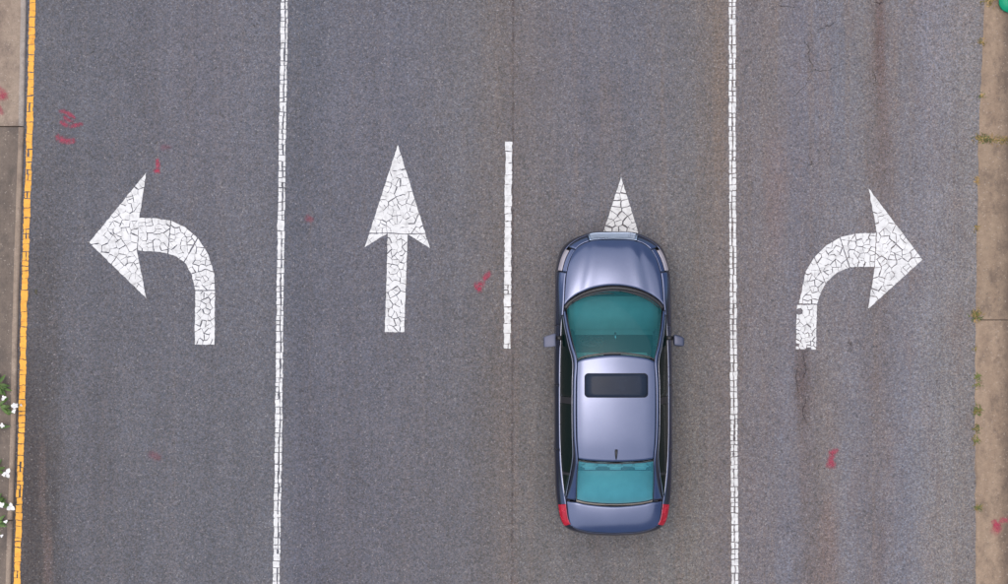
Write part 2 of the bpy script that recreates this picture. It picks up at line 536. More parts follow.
def cracked(name, parts, label, group, spacing, seed, gap=(0.15, 1.15), shift=(0, 0), worn=None):
    """PARTS: simple stretches of the arrow (photo points); each breaks into irregular plates with open cracks between"""
    rng = random.Random(seed)
    parts = [[(x + shift[0], y + shift[1]) for x, y in p] for p in parts]
    allp = [q for p in parts for q in p]
    org = px(sum(q[0] for q in allp) / len(allp), sum(q[1] for q in allp) / len(allp))
    e = empty(name, (org[0], org[1], 0))
    tag(e, label, 'arrow marking', group)
    def split(poly):
        n = len(poly)
        cx = sum(p[0] for p in poly) / n; cy = sum(p[1] for p in poly) / n
        sxx = sum((p[0] - cx) ** 2 for p in poly); syy = sum((p[1] - cy) ** 2 for p in poly); sxy = sum((p[0] - cx) * (p[1] - cy) for p in poly)
        th = 0.5 * math.atan2(2 * sxy, sxx - syy) + rng.gauss(0, 0.25)
        nx, ny = math.cos(th), math.sin(th)
        pr = [nx * p[0] + ny * p[1] for p in poly]
        d = min(pr) + (max(pr) - min(pr)) * rng.uniform(0.38, 0.62)
        g = rng.uniform(0.15, 0.7) / 2
        return [q for q in (clip(poly, nx, ny, d - g), clip(poly, -nx, -ny, -d - g)) if len(q) >= 3]
    for outline in parts:
        xs = [p[0] for p in outline]; ys = [p[1] for p in outline]
        seeds = []
        for _ in range(2500):
            x, y = rng.uniform(min(xs), max(xs)), rng.uniform(min(ys), max(ys))
            if not inside(outline, x, y): continue
            d = spacing(x, y) * rng.uniform(0.5, 1.3)
            if all(abs((x - a) / d) ** 3 + abs((y - b) / d) ** 3 > 1 for a, b in seeds):
                seeds.append((x, y))
        gaps = {}
        for i, (x, y) in enumerate(seeds):
            poly = list(outline)
            for j, (a, b) in enumerate(seeds):
                if j == i: continue
                L = math.hypot(a - x, b - y)
                nx, ny = (a - x) / L, (b - y) / L
                k = (min(i, j), max(i, j))
                if k not in gaps:
                    gaps[k] = gap[0] + (gap[1] - gap[0]) * rng.random() ** 2.0
                poly = clip(poly, nx, ny, nx * (a + x) / 2 + ny * (b + y) / 2 - gaps[k] / 2)
                if len(poly) < 3: break
            if len(poly) < 3: continue
            frag = [poly]
            if rng.random() < 0.42 and abs(area(poly)) > 30: frag = split(poly)
            if rng.random() < 0.3: frag = [q for p in frag for q in (split(p) if abs(area(p)) > 34 else [p])]
            for p in frag:
                if abs(area(p)) > 1.5 and not (worn and rng.random() < worn(p[0][0], p[0][1])): piece(roughen(p, rng, 0.4, 2.6), org, M['white'], e, rng)
    return e

AG = 'lane arrows painted on the road'
left_turn = [
    [(89.3, 242.4), (146.2, 172.7), (139.4, 217.6), (136.8, 250.5), (146.3, 298.3)],
    [(139.0, 218), (154.5, 218.3), (170.4, 220.5), (167.4, 253.5), (160, 252), (138, 250.4)],
    [(171.4, 220.8), (185, 227.3), (197.2, 237.6), (183.8, 261.6), (174, 255.4), (168.4, 253.7)],
    [(198.0, 238.5), (208.3, 254.3), (213.9, 273), (215, 290), (195.4, 290), (191.5, 274), (184.7, 262.3)],
    [(215, 290.9), (214.5, 344.4), (194.7, 344.4), (195.4, 290.9)]]
straight = [
    [(397.9, 145), (425.2, 233), (408, 233.6), (387.6, 232.6), (369.5, 233)],
    [(425.5, 234), (429.8, 248), (408.4, 234.6)],
    [(369.2, 234), (387, 233.6), (364.8, 247.3)],
    [(407.6, 234.6), (404.2, 332), (384.9, 332), (387.7, 233.6)]]
right_turn = [
    [(922.3, 259.7), (868.9, 188.7), (876.8, 233), (875, 266.8), (868.2, 308.7)],
    [(875.9, 233), (855.6, 233.6), (840.4, 237.4), (850, 267), (874.2, 266.8)],
    [(839.5, 237.8), (826.5, 245.3), (814.7, 257.0), (825.8, 283), (836.7, 272.7), (849.1, 267.5)],
    [(814.0, 257.9), (806, 271), (802.5, 288), (799.0, 303.4), (817.2, 303.8), (820.6, 293.3), (825.3, 283.8)],
    [(797, 305), (796.4, 322), (796, 349), (815.9, 349.4), (816.9, 304.8)]]
cracked('turn_arrow', left_turn, 'white cracked left-turn arrow beside the yellow edge line', AG,
        lambda x, y: (8.8 if x > 150 else 9.6) if y < 300 else 8.6, 3)
cracked('straight_arrow', straight, 'white cracked straight-ahead arrow in the empty second lane', AG,
        lambda x, y: 9.4 if y < 245 else 8.4, 5)
cracked('straight_arrow', straight, 'white cracked straight-ahead arrow with the car driving over it', AG,
        lambda x, y: 8.6 if y < 275 else 12.0, 8, (0.4, 1.6), (223.2, 32.3))
cracked('turn_arrow', right_turn, 'white cracked right-turn arrow with a worn crumbling tail', AG,
        lambda x, y: (9.3 if y < 300 else (7.2 if y < 328 else 4.6)), 21, worn=lambda x, y: 0.12 if (y > 300 and x < 799) or y > 345 else (0.04 if y > 318 else 0.0))

def cracked_line(name, label, centre, width, y0, y1, mat, seed, group, rows=(8, 15), split=0.0, split_at=0.5, gap=(0.5, 1.4), chip=0.0, ext=True, cat='road line', cut=0.0):
    """long painted line broken across (and, where SPLIT, lengthwise) into pieces"""
    rng = random.Random(seed)
    org = px(interp(centre, (y0 + y1) / 2), (y0 + y1) / 2)
    e = empty(name, (org[0], org[1], 0))
    tag(e, label, cat, group)
    y = y0
    sp = split_at
    tilt = 0.0
    while y < y1 - 3:
        h = min(rng.uniform(*rows), y1 - y)
        g0, g1 = rng.uniform(*gap) / 2, rng.uniform(*gap) / 2
        nt = rng.uniform(-0.8, 0.8)
        cols = [(0.0, 1.0)]
        if rng.random() < split:
            sp = min(0.75, max(0.25, sp * 0.6 + split_at * 0.4 + rng.uniform(-0.08, 0.08)))
            gw = rng.uniform(0.8, 1.8) / width / 2
            cols = [(0.0, sp - gw), (sp + gw, 1.0)]
        for (a, b) in cols:
            sub = [(y + g0, y + h - g1)]
            if len(cols) > 1 and h > 9 and rng.random() < 0.45:
                m = y + h * rng.uniform(.35, .65)
                sub = [(y + g0, m - 0.4), (m + 0.4, y + h - g1)]
            for (ya, yb) in sub:
                if yb - ya < 0.8: continue
                if len(cols) > 1 and rng.random() < chip: continue
                wl = rng.uniform(-0.35, 0.35); wr = rng.uniform(-0.35, 0.35)
                c0, c1 = interp(centre, ya), interp(centre, yb)
                xa, xb = (a - .5) * width, (b - .5) * width
                p = [(c0 + xa + wl, ya + (tilt if ya == y + g0 else 0) * (a - .5)), (c0 + xb + wr, ya + (tilt if ya == y + g0 else 0) * (b - .5)),
                     (c1 + xb + wr, yb + (nt if yb == y + h - g1 else 0) * (b - .5)), (c1 + xa + wl, yb + (nt if yb == y + h - g1 else 0) * (a - .5))]
                piece(roughen(p, rng, 0.5, 2.4), org, mat, e, rng)
        tilt = nt
        y += h
    if ext:     # the line goes on beyond the picture
        bm = bmesh.new()
        for (q0, q1) in ((-1400, y0 - 1), (y1 + 1, 1600)):
            yy = q0
            while yy < q1 - 2:
                h = min(rng.uniform(9, 16), q1 - yy)
                c0, c1 = interp(centre, yy), interp(centre, yy + h)
                add_prism(bm, [(c0 - width / 2, yy + .4), (c0 + width / 2, yy + .4), (c1 + width / 2, yy + h - .4), (c1 - width / 2, yy + h - .4)], org, -0.001, 0.0045)
                yy += h
        tag(bm_obj('far_paint_pieces', bm, mat, e, smooth=False), kind='stuff')
    return e

LG = 'painted lines along the road'
cracked_line('edge_line', 'yellow cracked edge line along the left kerb', [(-1200, 46), (0, 32.6), (127, 29.8), (300, 24.2), (420, 21.8), (584, 16.9), (1800, -22)],
             6.1, -20, 606, M['yellow'], 31, LG, (3.5, 12), 0.15, gap=(0.2, 1.0))
cracked_line('lane_line', 'solid white cracked lane line right of the left-turn arrow', [(-1200, 300), (0, 284.6), (150, 282.2), (300, 280.0), (420, 278.8), (584, 276.2), (1800, 262)],
             6.7, -20, 606, M['white'], 32, LG, (4, 13), 0.9, 0.62, (0.2, 1.1), 0.0)
cracked_line('lane_line', 'solid white cracked lane line between the car and the right-turn lane', [(-1200, 731), (0, 732.3), (150, 732.4), (300, 733.2), (420, 734.0), (584, 735.0), (1800, 740)],
             6.6, -20, 606, M['white'], 33, LG, (4, 12), 1.0, 0.47, (0.3, 1.3), 0.0)
cracked_line('lane_dash', 'single short white dash between the second and third lanes', [(140, 508.6), (350, 507.2)],
             6.6, 141.5, 348.5, M['white'], 34, LG, (5, 14), 0.25, 0.5, (0.2, 0.9), 0.0, ext=False)

# ------------------------------------------------------------------ red spray marks
def spray(label, strokes, mat='spray', z=0.004, group='red surveyor marks sprayed on the ground'):
    """strokes: polyline of photo points with a width in pixels"""
    n0 = strokes[0][0][0]
    org = px(*n0, z)
    v, f, cov = [], [], []
    for pts, w in strokes:
        n = len(pts) - 1
        m = max(12, 3 * n)
        prev = None
        rows = 5
        for k in range(m + 1):
            t = k / m * n
            p = catmull([(q[0], q[1], 0) for q in pts], t)
            d = catmull([(q[0], q[1], 0) for q in pts], min(n, t + .05)) - catmull([(q[0], q[1], 0) for q in pts], max(0, t - .05))
            d.normalize()
            nrm = Vector((-d.y, d.x, 0))
            end = math.sin(math.pi * min(1, max(0, (k + .6) / (m + 1.2)))) ** 0.4
            ring = []
            for r in range(rows):
                s = (r / (rows - 1) - .5) * 2
                q = p + nrm * (s * w * 1.15 * (0.55 + 0.45 * end))
                X, Y = px(q.x, q.y, z)
                ring.append(len(v))
                v.append((X - org[0], Y - org[1], 0.0))
                cov.append((1 - abs(s) ** 1.6) * end if 0 < k < m else 0.0)
            if prev:
                for r in range(rows - 1):
                    f.append((prev[r], prev[r + 1], ring[r + 1], ring[r]))
            prev = ring
        # every further stroke lies a hair above the one before
        for i in range(len(v) - (m + 1) * rows, len(v)):
            v[i] = (v[i][0], v[i][1], 0.0006 * strokes.index((pts, w)))
    o = mesh_obj('spray_mark', v, f, M[mat])
    o.location = (org[0], org[1], z)
    a = o.data.attributes.new('cover', 'FLOAT', 'POINT')
    a.data.foreach_set('value', cov)
    # strokes face up
    bm = bmesh.new(); bm.from_mesh(o.data)
    for fc in bm.faces:
        if fc.normal.z < 0: fc.normal_flip()
    bm.to_mesh(o.data); bm.free()
    if label: tag(o, label, 'paint mark', group)
    return o

spray('red sprayed chevrons on asphalt near the top left', [([(58, 111), (65, 112), (72, 116), (76, 119)], 2.6), ([(59, 121), (64, 124), (69, 126)], 2.8), ([(69, 128), (76, 125), (84, 124)], 2.6),
      ([(55, 135), (60, 139), (67, 141), (77, 140)], 4.0), ([(63, 116), (68, 120), (74, 122)], 2.2)])
spray('small red sprayed dashes above the left-turn arrow tip', [([(157, 158), (158, 166), (156, 173)], 2.6), ([(153, 171), (157, 171), (161, 172)], 2.8)])
spray('faint red sprayed dash just above the small red dashes', [([(160, 149), (165, 147), (172, 147)], 3.2)], 'spray_faint')
spray('small faint red spray blot between left line and straight arrow', [([(305, 216), (309, 219), (314, 221)], 5), ([(311, 216), (309, 222)], 4)], 'spray_faint')
spray('red spray blot left of the white dash', [([(491, 271), (487, 276), (483, 281)], 3.6), ([(474, 287), (479, 286), (484, 281)], 5.0), ([(476, 290), (482, 289)], 3.6)])
spray('red hourglass shaped spray mark at the right lane bottom', [([(826, 463), (831, 465), (837, 465)], 4.4), ([(828, 452), (833, 452), (839, 449)], 3.0), ([(833, 452), (831, 459), (830, 464)], 4.0)])
spray('faint pinkish smear near the bottom of the left lane', [([(148, 452), (155, 456), (162, 458)], 5)], 'spray_faint')
spray('red sprayed strokes on the pale median slab', [([(-4, 88), (2, 93), (8, 96)], 4.6), ([(-5, 99), (1, 98), (9, 97)], 4.2), ([(-6, 108), (0, 110), (3, 109)], 6.5)], 'spray', 0.0625)
spray('red sprayed blob on the right hand concrete gutter', [([(992, 525), (997, 528), (1002, 530)], 7.0), ([(992, 520), (996, 524), (1000, 527)], 4.0), ([(999, 521), (1004, 520), (1009, 520)], 3.4)], 'spray', 0.008)

# dirt-filled cracks in the right hand lane
M['crack'] = spray_material('crack_dirt', tone(66, 56, 54), 0.75)
def jagged(pts, rng, amp=1.3):
    out = [pts[0]]
    for a, b in zip(pts, pts[1:]):
        for f in (.34, .67, 1.0):
            k = amp if f < 1 else amp * .5
            out.append((a[0] + (b[0] - a[0]) * f + rng.uniform(-k, k), a[1] + (b[1] - a[1]) * f + rng.uniform(-k, k)))
    return out
_cr = random.Random(5)
for pts, w in (([(776, 4), (784, 6), (796, 7.5)], .75), ([(818, 30.5), (827, 26.5), (836, 22.5)], .85), ([(803, 38), (808, 46), (809, 56), (813, 66), (814, 71)], .7),
               ([(814, 71), (805, 86), (796, 95), (786, 96)], .45), ([(814, 71), (824, 70), (838, 67)], .5), ([(876, 1), (880, 4), (884, 1)], .9),
               ([(872, 70), (876, 78), (874, 88)], .6), ([(803, 352), (806, 370), (803, 384)], .7), ([(806, 396), (803, 410), (807, 424)], .6), ([(797, 362), (796, 378), (800, 396)], .6)):
    o = spray(None, [(jagged(pts, _cr), w)], 'crack', 0.002)
    o.name = 'crack'
    o.data.name = 'crack'
    o.parent = ROAD

# ------------------------------------------------------------------ the car
def car_paint():
    t = NT('blue_grey_metallic_paint')
    P = t.coord()
    fl = t.voro(P, 900.0)
    n = t.noise(P, 2.0, 3)
    c = t.mix(t.range(n, 0.3, 0.7, 0, 1), (0.082, 0.098, 0.158, 1), (0.092, 0.108, 0.170, 1))
    t.base(c)
    t.p.inputs['Metallic'].default_value = 1.0
    t.rough(t.range(t.noise(P, 5.0, 4), 0.3, 0.7, 0.17, 0.22))
    t.p.inputs['Coat Weight'].default_value = 0.35
    t.p.inputs['Coat Roughness'].default_value = 0.06
    return t.m
def glass(name, tint, film, opac):
    t = NT(name)
    t.base(film)
    t.rough(0.06)
    t.p.inputs['Specular IOR Level'].default_value = 0.6
    tr = t.new('ShaderNodeBsdfTransparent')
    tr.inputs[0].default_value = tint
    mx = t.new('ShaderNodeMixShader')
    lw = t.new('ShaderNodeFresnel'); lw.inputs[0].default_value = 1.45
    t.set(mx.inputs[0], t.math('ADD', lw.outputs[0], opac, clamp=True))
    t.t.links.new(tr.outputs[0], mx.inputs[1])
    t.t.links.new(t.p.outputs[0], mx.inputs[2])
    t.t.links.new(mx.outputs[0], t.out.inputs['Surface'])
    return t.m
M['car'] = car_paint()
M['glass'] = glass('teal_windscreen_glass', (0.34, 0.72, 0.75, 1), (0.025, 0.18, 0.20, 1), 0.2)
M['glass_rear'] = glass('teal_rear_glass', (0.40, 0.80, 0.88, 1), (0.055, 0.26, 0.33, 1), 0.30)
M['glass_side'] = glass('dark_green_side_glass', (0.10, 0.2, 0.17, 1), (0.003, 0.012, 0.010, 1), 0.5)
M['mirror_paint'] = simple('dull_mirror_shell', (0.055, 0.062, 0.095, 1), 0.42, 0.6)
M['black_trim'] = simple('black_trim', (0.012, 0.012, 0.014, 1), 0.45)
M['shell'] = simple('dark_inner_shell', (0.01, 0.011, 0.016, 1), 0.7)
M['strip'] = simple('satin_strip', (0.36, 0.38, 0.46, 1), 0.3, 1.0, 0, 0.03)
M['chrome'] = simple('chrome', (0.55, 0.6, 0.7, 1), 0.18, 1.0, 0, 0.03)
M['grille'] = simple('satin_grille', (0.34, 0.41, 0.52, 1), 0.3, 0.9)
M['sunroof'] = simple('sunroof_glass', (0.013, 0.019, 0.032, 1), 0.25, 0.0, 0.0)
M['sunroof'].node_tree.nodes['Principled BSDF'].inputs['Specular IOR Level'].default_value = 0.1
M['red_lens'] = simple('red_lens', (0.30, 0.003, 0.018, 1), 0.25, 0.0, 0.4, 0.18, 14)
M['clear_lens'] = simple('clear_lens', (0.30, 0.27, 0.29, 1), 0.15, 0.3, 0.6)
M['tyre'] = simple('tyre_rubber', (0.02, 0.02, 0.02, 1), 0.85)
M['rim'] = simple('alloy_rim', (0.45, 0.46, 0.48, 1), 0.3, 0.9)
M['seat'] = simple('grey_seat_cloth', (0.55, 0.53, 0.50, 1), 0.9)
M['dash'] = simple('dash_plastic', (0.27, 0.28, 0.28, 1), 0.6)

CAR = empty('car', (1.768, -1.48, 0))
tag(CAR, 'blue-grey metallic saloon car with teal windows and closed sunroof', 'car')

# rings round the body, from the nose to the tail, one side: (x, y, z)
RINGS = [
    [(0, 2.30, .20), (.38, 2.27, .20), (.70, 2.10, .20), (.80, 1.80, .20), (.82, 1.22, .19), (.83, .5, .19), (.83, -.5, .19), (.82, -1.3, .20), (.80, -1.88, .22), (.70, -2.16, .24), (.42, -2.28, .25), (0, -2.30, .25)],
    [(0, 2.37, .33), (.40, 2.34, .33), (.75, 2.16, .33), (.87, 1.82, .34), (.885, 1.22, .34), (.89, .5, .33), (.89, -.5, .33), (.885, -1.3, .35), (.86, -1.88, .37), (.755, -2.23, .39), (.47, -2.37, .40), (0, -2.405, .40)],
    [(0, 2.405, .50), (.40, 2.375, .50), (.755, 2.185, .51), (.89, 1.82, .56), (.905, 1.22, .58), (.912, .5, .58), (.912, -.5, .59), (.905, -1.3, .61), (.88, -1.88, .62), (.775, -2.25, .62), (.48, -2.39, .62), (0, -2.425, .62)],
    [(0, 2.37, .64), (.38, 2.345, .645), (.70, 2.165, .675), (.855, 1.82, .76), (.890, 1.22, .80), (.907, .5, .82), (.91, -.5, .835), (.903, -1.3, .86), (.868, -1.88, .88), (.765, -2.23, .87), (.47, -2.365, .86), (0, -2.40, .86)],
    [(0, 2.275, .735), (.36, 2.25, .74), (.615, 2.12, .755), (.765, 1.80, .85), (.815, 1.24, .925), (.872, .5, .952), (.88, -.5, .965), (.858, -1.3, .985), (.785, -1.86, 1.015), (.705, -2.19, .995), (.44, -2.315, .985), (0, -2.35, .98)],
]
for _k, _r in enumerate(RINGS):
    for _i, (_x, _y, _z) in enumerate(_r):
        _w = _x * (1.0, 1.04, 1.047, 1.042, 1.0)[_k] if _x > 0.5 else _x
        _r[_i] = (_w, _y + {0: .07, 1: .07, 2: .05, 9: -.045, 10: -.05, 11: -.05}.get(_i, 0.0), _z)
NR = len(RINGS) - 1
def body(t, v, out=0.0):
    """t along the ring (0 nose .. 11 tail), v from sill (0) to shoulder (NR)"""
    cols = [catmull(r, t) for r in RINGS]
    p = catmull(cols, v)
    if t < 0.001 or t > 10.999: p.x = 0.0
    if out:
        e = 0.02
        du = (catmull([catmull(r, min(11, t + e)) for r in RINGS], v) - catmull([catmull(r, max(0, t - e)) for r in RINGS], v))
        dv = catmull(cols, min(NR, v + e)) - catmull(cols, max(0, v - e))
        n = du.cross(dv)
        if n.length > 1e-9:
            n.normalize()
            if n.dot(Vector((p.x, p.y * 0.4, 0.3))) < 0: n = -n
            p = p + n * out
    return p

AXLES = (1.48, -1.32)
def grid_obj(name, grid, mat, parent, thick=0.012, arches=False, smooth=True):
    """a sheet of points (rows of equal length) as a panel of real thickness"""
    bm = bmesh.new()
    V = [[bm.verts.new(p) for p in row] for row in grid]
    for j in range(len(V) - 1):
        for i in range(len(V[0]) - 1):
            q = [V[j][i], V[j][i + 1], V[j + 1][i + 1], V[j + 1][i]]
            u = []
            for w in q:
                if all((w.co - x.co).length > 1e-6 for x in u): u.append(w)
            if len(u) >= 3:
                try: bm.faces.new(u)
                except ValueError: pass
    if arches:
        rad = 0.375
        dead = [f for f in bm.faces for ax in AXLES if abs(f.calc_center_median().x) > .5 and math.hypot(f.calc_center_median().y - ax, f.calc_center_median().z - .33) < rad]
        bmesh.ops.delete(bm, geom=list(set(dead)), context='FACES')
        for w in bm.verts:
            if abs(w.co.x) < .5: continue
            for ax in AXLES:
                d = Vector((w.co.y - ax, w.co.z - .33))
                if w.is_boundary and d.length < rad + 0.045 and d.length > rad - .06:
                    d = d.normalized() * rad
                    w.co.y, w.co.z = ax + d.x, .33 + d.y
    bmesh.ops.recalc_face_normals(bm, faces=bm.faces)
    s = 0.0
    for f in bm.faces:
        c = f.calc_center_median()
        s += f.normal.dot(Vector((c.x, c.y * .5, (c.z - .3) * 2))) * f.calc_area()
    if s < 0:
        for f in bm.faces: f.normal_flip()
    me = bpy.data.meshes.new(name)
    bm.to_mesh(me); bm.free()
    me.materials.append(mat)
    if smooth: me.polygons.foreach_set('use_smooth', [True] * len(me.polygons))
    o = bpy.data.objects.new(name, me)
    col.objects.link(o); o.parent = parent
    if thick:
        md = o.modifiers.new('thickness', 'SOLIDIFY'); md.thickness = thick; md.offset = -1
    return o

def flip(p): return Vector((-p[0], p[1], p[2]))

def side_panel(name, t0, t1, v0, v1, mat, nt=26, nv=22, out=0.0, both=True, arches=True, gap=0.004, parent=None, thick=0.012):
    """a panel of the body side; made for both flanks"""
    g = [[body(t0 + gap + (t1 - t0 - 2 * gap) * i / nt, v0 + (v1 - v0) * j / nv, out) for i in range(nt + 1)] for j in range(nv + 1)]
    r = [grid_obj(name, g, mat, parent or CAR, thick, arches)]
    if both:
        r.append(grid_obj(name, [[flip(p) for p in row] for row in g], mat, parent or CAR, thick, arches))
    return r

def wrap_panel(name, t0, t1, v0, v1, mat, nt=30, nv=16, out=0.0, arches=True, thick=0.012):
    """a panel that runs round the nose or tail from flank to flank"""
    ts = [t0 + (t1 - t0) * i / nt for i in range(nt + 1)]
    rows = []
    for j in range(nv + 1):
        v = v0 + (v1 - v0) * j / nv
        right = [body(t, v, out) for t in ts]
        if t0 < 0.01:
            rows.append([flip(p) for p in reversed(right[1:])] + right)
        else:
            rows.append(right + [flip(p) for p in reversed(right[:-1])])
    return grid_obj(name, rows, mat, CAR, thick, arches)

wrap_panel('front_bumper', 0.0, 2.98, 0, 2.96, M['car'])
wrap_panel('rear_bumper', 8.3, 11.0, 0, 2.5, M['car'])
wrap_panel('boot_face', 9.2, 11.0, 2.53, 4.0, M['car'], arches=False)
side_panel('front_wing', 3.0, 4.42, 0, 4.0, M['car'])
doors = side_panel('front_door', 4.42, 5.52, 0.25, 4.0, M['car'], arches=False) + side_panel('rear_door', 5.52, 6.66, 0.25, 4.0, M['car'])
side_panel('rear_wing', 6.66, 8.29, 0, 4.0, M['car'])
side_panel('sill', 4.42, 6.66, 0, 0.24, M['black_trim'], 20, 4, arches=False)
for k, d in enumerate(doors):          # handle on each door
    sgn = 1 if k % 2 == 0 else -1
    yh = -0.12 if k < 2 else -1.02
    tt = 5.0 + (0.5 - yh)
    bm = bmesh.new()
    bmesh.ops.create_cube(bm, size=1.0, matrix=Matrix.Translation((sgn * 0.945, yh, 0.76)) @ Matrix.Diagonal((0.03, 0.19, 0.028, 1)))
    bmesh.ops.bevel(bm, geom=list(bm.edges), offset=0.009, segments=2, affect='EDGES')
    bm_obj('door_handle', bm, M['car'], d)

def coons(c0, c1, d0, d1, nu, nv, bulge=(0, 0, 0), m=0.0, span=(0, 1, 0, 1), lift=0.0):
    """c0,c1: curves along u at v=0 / v=1; d0,d1: curves along v at u=0 / u=1 (functions of 0..1)"""
    b = Vector(bulge)
    rows = []
    P00, P10, P01, P11 = c0(0), c0(1), c1(0), c1(1)
    for j in range(nv + 1):
        v = m + (1 - 2 * m) * (span[2] + (span[3] - span[2]) * j / nv)
        row = []
        for i in range(nu + 1):
            u = m + (1 - 2 * m) * (span[0] + (span[1] - span[0]) * i / nu)
            p = c0(u) * (1 - v) + c1(u) * v + d0(v) * (1 - u) + d1(v) * u \
                - (P00 * (1 - u) * (1 - v) + P10 * u * (1 - v) + P01 * (1 - u) * v + P11 * u * v)
            row.append(p + b * (16 * u * (1 - u) * v * (1 - v)) + Vector((0, 0, lift)))
        rows.append(row)
    return rows
def sym(P):
    """a half curve (from the right edge to the centre line) mirrored to run right -> left"""
    full = [Vector(p) for p in P] + [flip(p) for p in reversed(P[:-1])]
    n = len(full) - 1
    return lambda u: catmull(full, u * n)
def curve(P):
    n = len(P) - 1
    return lambda u: catmull(P, u * n)
def mirrored(c): return lambda u: flip(c(u))

# bonnet
ring4 = RINGS[4]
def ring_half(t0, t1):
    return lambda u: catmull(ring4, t0 + (t1 - t0) * u)
def nose_edge(u):
    a = 2.2
    t = a * abs(1 - 2 * u)
    p = catmull(ring4, t)
    return p if u <= .5 else flip(p)
cowl = sym([(.815, 1.24, .925), (.72, 1.345, .945), (.5, 1.475, .965), (.25, 1.55, .975), (0, 1.575, .98)])
hood_side = lambda v: catmull(ring4, 2.2 + 1.8 * v)
bon = grid_obj('bonnet', coons(nose_edge, cowl, hood_side, mirrored(hood_side), 40, 24, (0, 0, 0.03), 0.009), M['car'], CAR)
# pressed creases in the bonnet, converging on the grille
for w in bon.data.vertices:
    f = max(0.0, min(1.0, (w.co.y - 1.25) / 0.95))
    cx = 0.56 - 0.2 * f
    w.co.z -= 0.007 * math.exp(-((abs(w.co.x) - cx - 0.05) / 0.05) ** 2) - 0.006 * math.exp(-((abs(w.co.x) - cx + 0.06) / 0.09) ** 2)

# windscreen, roof, rear window
ws_base = sym([(.775, 1.20, .945), (.70, 1.305, .962), (.5, 1.43, .98), (.25, 1.50, .988), (0, 1.525, .992)])
ws_top = sym([(.612, .40, 1.365), (.5, .445, 1.388), (.25, .485, 1.408), (0, .50, 1.415)])
apil = curve([(.775, 1.20, .945), (.735, .92, 1.11), (.675, .64, 1.265), (.612, .40, 1.365)])
grid_obj('windscreen', coons(ws_base, ws_top, apil, mirrored(apil), 36, 20, (0, 0.02, 0.025), 0.004), M['glass'], CAR, 0)
for sp in ((0, 1, 0, .028), (0, 1, .972, 1), (0, .014, .028, .972), (.986, 1, .028, .972)):
    grid_obj('windscreen_border', coons(ws_base, ws_top, apil, mirrored(apil), 36, 12, (0, 0.02, 0.025), 0.004, sp, 0.003), M['black_trim'], CAR, 0.002)
cowl_in = lambda u: cowl(u) + Vector((0, -0.004, -0.012))
ws_in = lambda u: ws_base(u) + Vector((0, 0.004, -0.012))
side_c = lambda v: cowl_in(0).lerp(ws_in(0), v)
grid_obj('cowl', coons(cowl_in, ws_in, side_c, mirrored(side_c), 36, 3), M['black_trim'], CAR, 0.01)

rail_roof = curve([(.612, .40, 1.365), (.628, .05, 1.400), (.632, -.40, 1.408), (.624, -.85, 1.393), (.600, -1.17, 1.358)])
rw_top = sym([(.600, -1.17, 1.358), (.45, -1.19, 1.385), (.22, -1.205, 1.400), (0, -1.21, 1.405)])
rw_base = sym([(.615, -1.84, 1.085), (.48, -1.875, 1.092), (.25, -1.90, 1.097), (0, -1.91, 1.10)])
cpil = curve([(.600, -1.17, 1.358), (.612, -1.40, 1.268), (.617, -1.62, 1.175), (.615, -1.84, 1.085)])
grid_obj('roof', coons(ws_top, rw_top, rail_roof, mirrored(rail_roof), 36, 30, (0, 0, 0.01), 0.004), M['car'], CAR)
roofgrid = coons(ws_top, rw_top, rail_roof, mirrored(rail_roof), 60, 60, (0, 0, 0.01), 0.004)
grid_obj('rear_window', coons(rw_top, rw_base, cpil, mirrored(cpil), 36, 16, (0, -0.015, 0.02), 0.004), M['glass_rear'], CAR, 0)
for sp in ((0, 1, 0, .025), (0, 1, .975, 1), (0, .010, .025, .975), (.990, 1, .025, .975)):
    grid_obj('rear_window_border', coons(rw_top, rw_base, cpil, mirrored(cpil), 36, 12, (0, -0.015, 0.02), 0.004, sp, 0.003), M['black_trim'], CAR, 0.002)

# boot lid
boot_front = sym([(.785, -1.86, 1.015), (.70, -1.87, 1.05), (.60, -1.875, 1.078), (.45, -1.905, 1.085), (.22, -1.93, 1.092), (0, -1.94, 1.095)])
def tail_edge(u):
    t = 9 + 2 * (1 - abs(1 - 2 * u))
    p = catmull(ring4, t)
    return p if u <= .5 else flip(p)
boot_side = lambda v: catmull(ring4, 8 + v)
grid_obj('boot_lid', coons(boot_front, tail_edge, boot_side, mirrored(boot_side), 36, 16, (0, 0, 0.022), 0.011), M['car'], CAR)
# roof frame (A pillar, cant rail, C pillar), side windows, bright surround
inner = [(.785, 1.215, .943), (.742, .92, 1.113), (.682, .64, 1.268), (.618, .40, 1.366), (.633, .05, 1.400), (.637, -.40, 1.408), (.629, -.85, 1.393), (.606, -1.17, 1.358), (.617, -1.40, 1.27), (.622, -1.62, 1.177), (.622, -1.85, 1.083)]
outer = [(.822, 1.17, .942), (.785, .90, 1.085), (.728, .62, 1.225), (.672, .37, 1.318), (.680, .05, 1.352), (.684, -.40, 1.358), (.678, -.80, 1.338), (.668, -1.12, 1.282), (.702, -1.40, 1.175), (.742, -1.63, 1.085), (.778, -1.845, 1.018)]
belt = [(.836, 1.165, .936), (.852, .88, .942), (.862, .62, .949), (.868, .37, .953), (.871, .05, .957), (.872, -.40, .963), (.870, -.80, .970), (.860, -1.12, .977), (.842, -1.40, .986), (.818, -1.63, .998), (.790, -1.84, 1.013)]
def loft(curves, n, bow=0.0):
    rows = []
    k = len(curves)
    for j in range(k):
        rows.append([catmull(curves[j], i / n * (len(curves[j]) - 1)) for i in range(n + 1)])
    return rows
